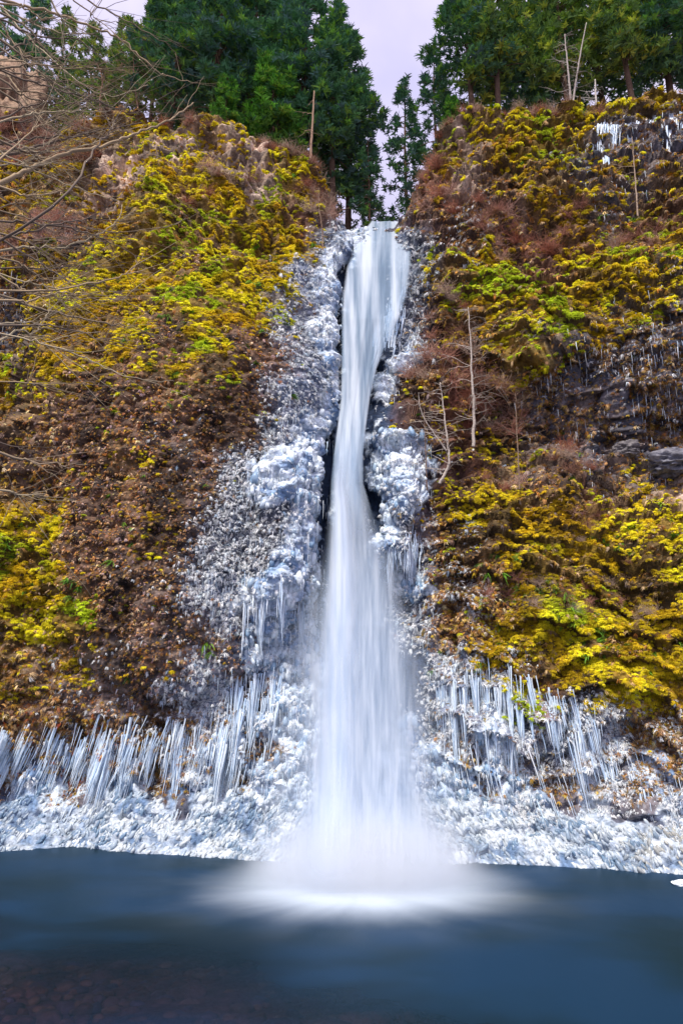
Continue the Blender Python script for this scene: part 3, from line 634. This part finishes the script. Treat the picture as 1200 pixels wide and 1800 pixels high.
# mist over the plunge
mv = bpy.data.materials.new('spray_mist'); mv.use_nodes = True; t = mv.node_tree; t.nodes.clear(); l = t.links.new
o_ = N(t, 'ShaderNodeOutputMaterial'); pv = N(t, 'ShaderNodeVolumePrincipled'); pv.inputs['Color'].default_value = (.95, .97, 1, 1)
tcn = N(t, 'ShaderNodeTexCoord'); ln_ = N(t, 'ShaderNodeVectorMath', operation='LENGTH'); l(tcn.outputs['Object'], ln_.inputs[0])
mr = N(t, 'ShaderNodeMapRange', interpolation_type='SMOOTHERSTEP'); mr.inputs[1].default_value = 1; mr.inputs[2].default_value = .0; mr.inputs[3].default_value = 0; mr.inputs[4].default_value = 2.2
l(ln_.outputs['Value'], mr.inputs[0]); l(mr.outputs[0], pv.inputs['Density']); l(pv.outputs[0], o_.inputs['Volume'])
mi = mesh('mist', I2V, I2T, mv, None, True); mi.location = (.75, 21.9, .55); mi.scale = (4.6, 2.8, 2.0); tag(mi, 'soft white spray mist where the falls hit the pool', 'mist', kind='stuff')

# ---------------------------------------------------------------- trees
def conifer(H, Rm, z0, nl, rng, cols, wts, dens=1., bl=.42, bw=.045, dome=.75, trunkc=(.13, .08, .055), lean=0.):
    tb = Buf(); fb = Buf()
    tz = np.linspace(0, 1, 14); path = np.stack([lean * tz ** 2 * H + .08 * np.sin(tz * 7), .08 * np.cos(tz * 6), tz * H], 1)
    V, T = tube(path, .24 * (H / 16) * (1 - tz) ** .8 + .02, 9); tb.add(V, T, trunkc)
    SPR = [blades(rng, 11, bl, bw, .35, .25, 2.0, .07) for _ in range(6)]
    for q in range(nl):
        z = z0 + (1 - z0) * (q + rng.random()) / nl; ph = rng.uniform(0, 2 * math.pi)
        l = Rm * (max(1 - ((z - z0) / (1 - z0)), .02) ** dome) * rng.uniform(.55, 1.12) + .25
        if z < z0 + .12: l *= rng.uniform(.4, 1)
        s = np.linspace(0, 1, 6); cx0 = np.interp(z * H, path[:, 2], path[:, 0]); d = np.array([math.cos(ph), math.sin(ph), 0])
        P = np.array([cx0, 0, z * H]) + d * (l * s)[:, None]; P[:, 2] += l * (.28 * s - .38 * s * s) + rng.normal(0, .02, 6)
        V, T = tube(P, .045 * (1 - s * .85) * (l / 2.5) ** .5, 4); tb.add(V, T, trunkc)
        ns = int(l * 8.5 * dens) + 2
        for k in range(ns):
            f = rng.uniform(.22, 1.04) ** .8; side = rng.normal(0, .16 * l * (1.15 - f) + .12)
            pt = np.array([np.interp(f, s, P[:, a]) for a in range(3)]) + np.array([-d[1], d[0], 0]) * side + np.array([0, 0, rng.normal(0, .10)])
            V, T, K = SPR[rng.integers(6)]; a = ph - math.pi / 2 + rng.normal(0, .7) + (np.sign(side) * .5)
            sc = rng.uniform(.7, 1.3); ca, sa = math.cos(a), math.sin(a)
            X = np.stack([V[:, 0] * ca - V[:, 1] * sa, V[:, 0] * sa + V[:, 1] * ca, V[:, 2]], 1) * sc + pt
            cc = np.array(cols[rng.choice(len(cols), p=wts)]) * rng.uniform(.7, 1.3)
            fb.add(X, T, np.clip(cc[None] * K[:, None], 0, 1))
    return tb, fb
DG = [(.09, .20, .11), (.14, .28, .12), (.12, .21, .19), (.26, .44, .08)]
LG = [(.11, .27, .05), (.19, .40, .06), (.07, .18, .06), (.28, .44, .06)]
OG = [(.18, .28, .09), (.27, .40, .08), (.11, .20, .09), (.46, .50, .08)]
def tree_proto(kind, **k):
    r_ = empty(kind); tb, fb = conifer(**k)
    V, T, cc = tb.out(); mesh('trunk', V, T, M_bark, cc, True, r_)
    V, T, cc = fb.out(); mesh('crown', V, T, M_leaf, cc, False, r_)
    return r_
tg = np.random.default_rng(5)
protos = {
 'tall': tree_proto('conifer_tree', H=18, Rm=3.6, z0=.30, nl=105, rng=tg, cols=DG, wts=[.35, .3, .25, .1], dens=1.0),
 'tall2': tree_proto('conifer_tree', H=17, Rm=3.8, z0=.38, nl=90, rng=tg, cols=DG, wts=[.3, .35, .15, .2], dens=.95, dome=.6),
 'pine': tree_proto('pine_tree', H=9, Rm=2.4, z0=.25, nl=70, rng=tg, cols=LG, wts=[.3, .35, .2, .15], dens=1.5, dome=.45),
 'sparse': tree_proto('conifer_tree', H=12, Rm=2.4, z0=.3, nl=60, rng=tg, cols=DG, wts=[.4, .3, .25, .05], dens=.65, dome=.7),
 'olive': tree_proto('conifer_tree', H=15, Rm=3.2, z0=.42, nl=80, rng=tg, cols=OG, wts=[.3, .3, .25, .15], dens=.95, dome=.55)}
used = set()
def put(pk, px, py, Y, s, label, group=None, w=1., rz=None, name=None):
    w = w * 1.08; s = s * 1.12; loc = at(px, py, Y); H_ = {'tall': 18, 'tall2': 17, 'pine': 9, 'sparse': 12, 'olive': 15}[pk]; i_ = int(np.clip((px + 250) / 1700 * (NX - 1), 0, NX - 1)); gz = P1[0, i_, 2] - .9 + max(Y - P1[0, i_, 1], 0) * .10; dz = max(loc[2] - gz, 0); loc[2] = min(loc[2], gz); s0_ = s; s = s * (1 + dz / (H_ * s)); w = w * s0_ / s; rz = tg.uniform(0, 6.28) if rz is None else rz
    if pk not in used: o = protos[pk]; used.add(pk); o.location = loc; o.rotation_euler[2] = rz; o.scale = (s * w, s * w, s)
    else: o = dup(protos[pk], loc, rz, (s * w, s * w, s))
    tag(o, label, 'tree', group or 'conifers along the cliff top'); return o
TR = [
 ('olive', -60, 190, 50, .85, 'dull green conifer at the far left edge behind the rock outcrop'),
 ('tall', 45, 190, 54, .85, 'dark conifer behind the tan rock outcrop in the upper left corner'),
 ('olive', 150, 215, 46, .66, 'small olive green conifer behind the bare brush at upper left'),
 ('olive', 205, 210, 52, .78, 'short conifer in the gap where sky shows through at upper left'),
 ('olive', 95, 215, 58, .95, 'olive conifer just right of the tan rock outcrop, upper left'),
 ('tall2', -10, 200, 60, .85, 'broad dark conifer half cut by the left edge of the picture'),
 ('olive', 262, 225, 47, .95, 'olive conifer between the short one and the dense dark group, upper left'),
 ('tall', 190, 205, 62, .60, 'far dark conifer behind the short olive ones at upper left'),
 ('tall2', 345, 215, 50, 1.2, 'background conifer filling the middle of the left group'),
 ('tall', 485, 250, 52, 1.25, 'background conifer rising behind the bright green pine'),
 ('tall2', 300, 235, 42, .95, 'dense dark conifer, leftmost of the big group left of the falls'),
 ('tall', 375, 240, 41, 1.05, 'tall dark conifer above the left mossy summit'),
 ('tall2', 440, 245, 44, 1.10, 'tall dark conifer behind the bright green pine'),
 ('pine', 478, 268, 39.5, .92, 'bright green bushy pine at the rim left of the falls'),
 ('pine', 395, 230, 38, .5, 'small light green pine on the left mossy summit'),
 ('tall', 530, 290, 42, 1.05, 'tall conifer just right of the bright green pine'),
 ('tall2', 585, 330, 43, 1.0, 'tall blue green conifer left of the sky gap'),
 ('tall', 612, 372, 45, .98, 'tall dark conifer whose right side edges the sky gap'),
 ('sparse', 648, 365, 43, .60, 'drooping dark conifer leaning low over the brink of the falls'),
 ('sparse', 715, 330, 46, .88, 'thin dark conifer standing alone in the sky gap'),
 ('sparse', 768, 262, 44, .80, 'sparse conifer right of the thin one in the sky gap'),
 ('tall2', 832, 228, 41, .92, 'conifer with reddish bare trunk at the left end of the right rim'),
 ('olive', 880, 232, 40, 1.0, 'olive conifer with thick trunk above the right mossy knob'),
 ('tall', 940, 222, 44, 1.0, 'dark conifer behind the thin pale trunks on the right rim'),
 ('olive', 1000, 205, 41, .98, 'olive conifer over the thin pale trunks on the right rim'),
 ('tall2', 1060, 205, 45, .95, 'dark conifer second from the right on the right rim'),
 ('olive', 1110, 188, 39, .95, 'bushy olive conifer near the right edge of the rim'),
 ('tall', 1180, 178, 41, 1.0, 'dark green conifer in the upper right corner'),
 ('tall2', 1255, 170, 38, 1.0, 'conifer at the far right end of the rim'),
 ('pine', 795, 232, 37.5, .32, 'tiny light green pine beside the sky gap on the right'),
]
for a in TR: put(*a)

# bare trees with pale stems
def bare_tree(pts, Y, r0, r1, ntw, label, col=(.45, .38, .32), tl=(.6, 2.2), up=.35, seed=1, ends=None, group=None):
    rng = np.random.default_rng(seed); P = at([q[0] for q in pts], [q[1] for q in pts], np.full(len(pts), float(Y))); P = smoothline(P, 6, .012, rng)
    o = empty('bare_tree', P[0]); tb = Buf(); V, T = tube(P - P[0], np.linspace(r0, r1, len(P)), 7); tb.add(V, T, col)
    V, T, cc = tb.out(); mesh('trunk', V, T, M_bark, cc, True, o)
    b = Buf(); Pr = P - P[0]
    for k in range(ntw):
        f = rng.uniform(.15, .98); q = np.array([np.interp(f, np.linspace(0, 1, len(Pr)), Pr[:, a]) for a in range(3)])
        ph = rng.uniform(0, 2 * math.pi); l = rng.uniform(*tl) * (1.1 - .6 * f); d = np.array([math.cos(ph), math.sin(ph) * .6, 0])
        s = np.linspace(0, 1, 7)[:, None]; B = q + d * l * s + np.array([0, 0, 1.]) * l * (up * s * rng.uniform(.2, 1.5) - .25 * s * s * rng.uniform(-1, 1.4)) + np.cumsum(rng.normal(0, .03 * l, (7, 3)), 0)
        V, T = tube(B, .018 * (1 - .75 * s[:, 0]) * (r0 / .06) ** .5, 3); b.add(V, T, np.array(col) * .85)
        for h in range(rng.integers(2, 6)):
            g = rng.integers(2, 6); dd = rng.normal(0, .35, 3) * l * .6 + d * l * .3; ss_ = np.linspace(0, 1, 4)[:, None]
            V, T = tube(B[g] + dd * ss_ + np.array([0, 0, -.1 * l]) * ss_ ** 2, .009 * (1 - .6 * ss_[:, 0]) * (r0 / .06) ** .5, 3); b.add(V, T, np.array(col) * .8)
    V, T, cc = b.out(); mesh('crown', V, T, M_twig, cc, False, o)
    return tag(o, label, 'tree', group)
bare_tree([(831, 785), (832, 720), (829, 660), (827, 600), (822, 540)], 28.3, .085, .02, 46, 'slender pale bare tree standing tallest on the ledge right of the falls', seed=3)
bare_tree([(772, 850), (788, 815), (785, 770), (779, 720), (773, 672)], 27.6, .075, .02, 34, 'crooked bare tree with a fork on the ledge just right of the ice pillar', seed=4)
bare_tree([(784, 792), (765, 765), (748, 740), (738, 715), (735, 690)], 27.6, .04, .012, 12, 'thin bare sapling arching left from the foot of the crooked tree', seed=5)
bare_tree([(912, 860), (910, 800), (907, 740), (905, 690)], 27.8, .04, .012, 16, 'faint thin bare sapling below the overhang on the right', (.25, .17, .12), seed=6)
bare_tree([(750, 860), (748, 800), (746, 740), (744, 700)], 28.2, .035, .01, 14, 'thin brown bare sapling against the right flank of the ice pillar', (.22, .14, .10), seed=7)
bare_tree([(1003, 200), (1000, 150), (995, 100), (992, 60)], 37, .10, .03, 18, 'pale straight bare trunk, left one of the pair on the right rim', (.42, .36, .32), seed=8)
bare_tree([(1004, 195), (1012, 140), (1020, 90), (1030, 40)], 36.5, .08, .03, 18, 'pale bare trunk leaning right, beside the straight one on the right rim', (.42, .36, .32), seed=9)
bare_tree([(1048, 195), (1046, 165), (1045, 140)], 36, .09, .04, 8, 'short white trunk right of the leaning pair on the right rim', (.5, .45, .4), seed=10)
bare_tree([(1120, 380), (1116, 320), (1112, 270), (1110, 240)], 30.0, .05, .015, 12, 'thin pale bare sapling on the icy wall at upper right', (.38, .28, .2), seed=12)
bare_tree([(545, 290), (547, 250), (550, 200), (552, 160)], 37.5, .11, .05, 6, 'tan bare trunk at the rim left of the sky gap', (.34, .22, .15), seed=13)
bare_tree([(568, 440), (566, 400), (560, 360), (560, 330)], 32.6, .04, .012, 16, 'thin bare sapling on the slope just left of the brink', (.3, .2, .14), seed=14)
bare_tree([(245, 215), (240, 170), (235, 120), (238, 80)], 40, .07, .02, 60, 'bare bushy tree with tangled twigs at upper left', (.26, .15, .10), tl=(1.2, 3.2), seed=15)
bare_tree([(180, 225), (176, 180), (180, 140), (170, 110)], 39, .07, .02, 60, 'bare bushy tree left of the other tangled one at upper left', (.28, .16, .11), tl=(1.2, 3.0), seed=16)
# the bare tree that reaches in from the left
BR = [[(8, 0), (50, 12), (107, 27), (160, 47), (212, 70), (250, 100), (275, 125), (300, 135), (340, 147)], [(0, 33), (50, 38), (100, 27)], [(0, 275), (50, 262), (100, 248), (150, 235), (250, 215)],
 [(0, 267), (110, 265), (150, 255), (190, 240), (200, 205)], [(0, 322), (50, 300), (100, 275), (160, 262), (200, 250), (250, 230), (300, 210), (340, 180)], [(0, 370), (60, 385), (120, 392), (190, 406), (260, 405), (315, 392)],
 [(0, 388), (60, 392), (150, 408), (200, 430), (250, 455)], [(0, 440), (60, 435), (125, 430), (200, 395), (215, 360)], [(0, 35), (15, 60), (60, 115), (110, 170), (130, 200), (180, 205)], [(0, 20), (50, 50), (80, 90), (130, 120)],
 [(0, 345), (50, 375), (75, 400)], [(90, 0), (110, 35), (140, 65)], [(130, 0), (165, 30), (215, 70)], [(155, 0), (220, 35), (300, 80)], [(0, 470), (90, 472), (130, 465)], [(0, 482), (60, 498), (100, 510), (150, 525), (225, 525)],
 [(0, 513), (100, 510), (200, 490), (230, 480)], [(0, 520), (100, 550), (200, 570), (235, 575)], [(0, 570), (100, 575), (190, 600)], [(0, 584), (80, 605), (150, 630), (220, 660), (275, 672)], [(0, 670), (100, 677)],
 [(0, 795), (60, 812), (130, 820)], [(0, 775), (40, 790), (60, 805)], [(0, 862), (30, 870), (80, 868)], [(0, 185), (70, 195), (120, 210)], [(0, 160), (40, 185), (90, 230), (125, 222)], [(0, 215), (60, 212), (110, 205)],
 [(0, 290), (40, 285), (85, 262)], [(0, 330), (60, 345), (110, 335)], [(0, 120), (60, 112), (160, 118)], [(0, 95), (40, 75), (70, 68), (77, 45)], [(0, 240), (50, 262), (90, 290), (130, 300)], [(30, 255), (70, 220), (105, 205)], [(0, 410), (50, 425), (80, 450)], [(165, 262), (190, 235), (205, 205)]]
rq = np.random.default_rng(33)
for k in range(34):
    y0_ = rq.uniform(0, 640) if k < 24 else rq.uniform(-5, 330); ln_px = rq.uniform(60, 250) * (1.1 - .5 * y0_ / 640); sl = rq.normal(-.05 if y0_ > 180 else .45, .35)
    BR.append([(0, y0_), (ln_px * .35, y0_ + sl * ln_px * .35 + rq.normal(0, 5)), (ln_px * .7, y0_ + sl * ln_px * .6 + rq.normal(0, 8)), (ln_px, y0_ + sl * ln_px * rq.uniform(.5, 1.1))])
bt = empty('bare_tree', (-9.5, 8.5, 0)); tag(bt, 'bare tree outside the left edge reaching lichen-grey branches across the upper left', 'tree')
rb = np.random.default_rng(9); o0 = np.array([-9.5, 8.5, 0.])
V, T = tube(smoothline([(0, 0, -.5), (.1, 0, 3), (-.1, .1, 8), (.1, 0, 13), (0, 0, 17)], 5), np.linspace(.22, .07, 21), 10); mesh('trunk', V, T, M_bark, np.tile((.2, .15, .11), (len(V), 1)), True, bt)
for q, poly in enumerate(BR):
    Y0 = rb.uniform(6.5, 9); n_ = len(poly); s0 = np.array(poly[0]); off = poly[0][0] <= 5
    pts = [at(a, b_, Y0 + .15 * k) for k, (a, b_) in enumerate(poly)]
    d0 = pts[0] - pts[1]; d0 /= np.linalg.norm(d0); far = pts[0] + d0 * 2.0; tk = np.array([-9.5, 8.5, max(far[2] - 1.2, 1)]) ; 
    P = smoothline([tk, far] + pts, 6, .012, rb) - o0; r0 = rb.uniform(.009, .019) * (1.7 if q in (0, 2, 4) else 1); rr_ = np.linspace(r0 * 1.5, r0 * .3, len(P))
    b = Buf(); cl = np.array([(.38, .28, .17), (.24, .18, .12), (.16, .12, .09), (.42, .34, .22)][q % 4]); V, T = tube(P, rr_, 6); b.add(V, T, cl)
    for h in range(rb.integers(6, 13)):
        g = rb.integers(14, len(P) - 1); dd = (P[min(g + 1, len(P) - 1)] - P[g - 1]); dd /= np.linalg.norm(dd); dd = dd + rb.normal(0, .5, 3) * np.array([1, .5, 1]); s_ = np.linspace(0, 1, 7)[:, None]; l_ = rb.uniform(.2, 1.0)
        B = P[g] + dd * l_ * s_ + np.cumsum(rb.normal(0, .012, (7, 3)), 0) * (s_ > 0); V, T = tube(B, .0055 * (1 - .6 * s_[:, 0]), 4); b.add(V, T, cl * .9)
    V, T, cc = b.out(); mesh('branch', V, T, M_twig, cc, False, bt)

# ---------------------------------------------------------------- bare shrubs
def shrub(rng, col, n=46):
    b = Buf()
    for k in range(n):
        ph = rng.uniform(0, 2 * math.pi); e = rng.uniform(.15, 1.3); d = np.array([math.cos(ph) * math.cos(e), math.sin(ph) * math.cos(e), math.sin(e)]); l = rng.uniform(.5, 1.15); s_ = np.linspace(0, 1, 5)[:, None]
        B = rng.normal(0, .08, 3) * [1, 1, 0] + d * l * s_ + np.cumsum(rng.normal(0, .05, (5, 3)), 0) + np.array([0, 0, -.25]) * s_ ** 2; cc = np.array(col) * rng.uniform(.6, 1.4)
        V, T = tube(B, .014 * (1 - .7 * s_[:, 0]), 3); b.add(V, T, cc)
        for h in range(4):
            g = rng.integers(1, 5); t2 = np.linspace(0, 1, 3)[:, None]; V, T = tube(B[g] + (d * .2 + rng.normal(0, .22, 3)) * t2, .006 * (1 - .5 * t2[:, 0]), 3); b.add(V, T, cc)
    V, T, cc = b.out(); return mesh('bare_shrub', V, T, M_twig, np.clip(cc, 0, 1), False, link=False).data
sr = np.random.default_rng(21)
SD = [shrub(sr, q) for q in ((.36, .17, .12), (.24, .12, .08), (.44, .26, .20), (.38, .27, .20), (.34, .13, .08))]
SHR = [  # region centre, spread, count, size, label
 ((752, 320), (22, 60), 14, .8, 'reddish bare shrub on the slope right above the brink of the falls'),
 ((560, 350), (35, 35), 12, .8, 'reddish bare shrub on the slope left of the brink'),
 ((500, 262), (60, 18), 14, .6, 'russet bare shrub under the conifers left of the sky gap'),
 ((380, 350), (60, 30), 10, .7, 'grey brown shrub on the mossy left slope'),
 ((80, 260), (90, 35), 22, 1.1, 'reddish bare shrub on the upper left slope behind the branches'),
 ((60, 420), (80, 25), 14, .9, 'pinkish bare shrub on the left slope below the rim'),
 ((780, 660), (60, 40), 18, .9, 'red brown bare shrub on the rocks right of the falls'),
 ((850, 730), (70, 40), 20, .9, 'dull brown shrub on the ledge around the pale bare trees'),
 ((790, 560), (50, 50), 9, .7, 'small reddish shrub between the moss ledges right of the falls'),
 ((830, 390), (80, 40), 18, .9, 'brown bare shrub on the broken rock below the right rim'),
 ((940, 420), (60, 30), 10, .8, 'purple brown shrub in the hollow of the right slope'),
 ((1080, 400), (90, 30), 12, .7, 'pinkish shrub on the upper right slope under the ice'),
 ((950, 203), (180, 8), 22, .55, 'dry brown shrub along the right rim under the conifers'),
 ((950, 840), (110, 20), 12, .7, 'brown shrub on the ledge under the overhang'),
 ((1000, 1000), (150, 90), 22, .5, 'small reddish dry shrub on the lower right mossy wall'),
 ((440, 228), (150, 8), 14, .6, 'brown bare shrub along the left rim at the feet of the conifers')]
ORD = ['leftmost', 'second from left', 'third from left', 'fourth from left', 'fifth from left', 'sixth from left', 'seventh from left', 'eighth from left', 'ninth from left', 'tenth from left', 'eleventh from left', 'twelfth from left', 'thirteenth from left', 'fourteenth from left', 'fifteenth from left', 'sixteenth from left', 'seventeenth from left', 'eighteenth from left', 'nineteenth from left', 'twentieth from left', 'second from right', 'rightmost']
for ci_, sp, cnt, s, lab in SHR:
    xs_ = np.sort(sr.uniform(-1, 1, cnt))
    for k in range(cnt):
        px = ci_[0] + xs_[k] * sp[0]; py = ci_[1] + sr.uniform(-1, 1) * sp[1]; q, n_ = surf(px, max(py, float(np.interp(px, TOP[:, 0], TOP[:, 1])) + 2))
        o = bpy.data.objects.new('bare_shrub', SD[int(sr.integers(5))]); C.collection.objects.link(o); o.location = q + n_ * .05; kk = s * sr.uniform(.6, 1.4)
        o.scale = (kk, kk, kk); o.rotation_euler = (sr.uniform(.2, .8), sr.uniform(-.2, .2), 0); tag(o, lab + ', ' + (ORD[k] if k < cnt - 1 else 'rightmost'), 'shrub', 'bare shrubs on the cliff')

# ---------------------------------------------------------------- boulders
def boulder(name, px, py, Y, s, sq, col, label, cat, seed):
    V = ico(5)[0]; T = ico(5)[1]; f = fbm(V * 1.3 + seed * 7.7, 4, seed); g = np.abs(fbm(V * (np.array([3.2, 3.2, .8]) if name == 'rock_outcrop' else np.array([1.5, 1.5, 3.5])) + seed, 4, seed + 3) - .5)
    V = V * (1 + .7 * (f - .5) - 1.5 * g)[:, None] * np.array(sq) * s
    t_ = fbm(V * 2.2, 4, seed)[:, None]; cc = np.array(col[0]) * (1 - t_) + np.array(col[1]) * t_
    o = mesh(name, V, T, M_rock, cc, True); o.location = at(px, py, Y); return tag(o, label, cat)
boulder('boulder', 1185, 815, 28.2, 1.1, (1.25, .9, .7), ((.07, .07, .09), (.24, .23, .25)), 'layered blue grey boulder under the overhang at the right edge', 'boulder', 2)
boulder('boulder', 1100, 790, 29.6, .6, (1.2, .8, .9), ((.08, .07, .08), (.2, .18, .17)), 'small grey boulder wedged below the dark cleft on the right', 'boulder', 3)
boulder('rock_outcrop', 15, 190, 43, 3.4, (1.0, .9, 1.25), ((.13, .08, .05), (.40, .25, .15)), 'tan rock outcrop in the upper left corner behind bare branches', 'rock', 5)
boulder('ice_floe', 1199, 1553, 21.6, .34, (1.0, .8, .22), ((.75, .82, .88), (.85, .9, .92)), 'small slab of white ice afloat at the right edge of the pool', 'ice', 8)
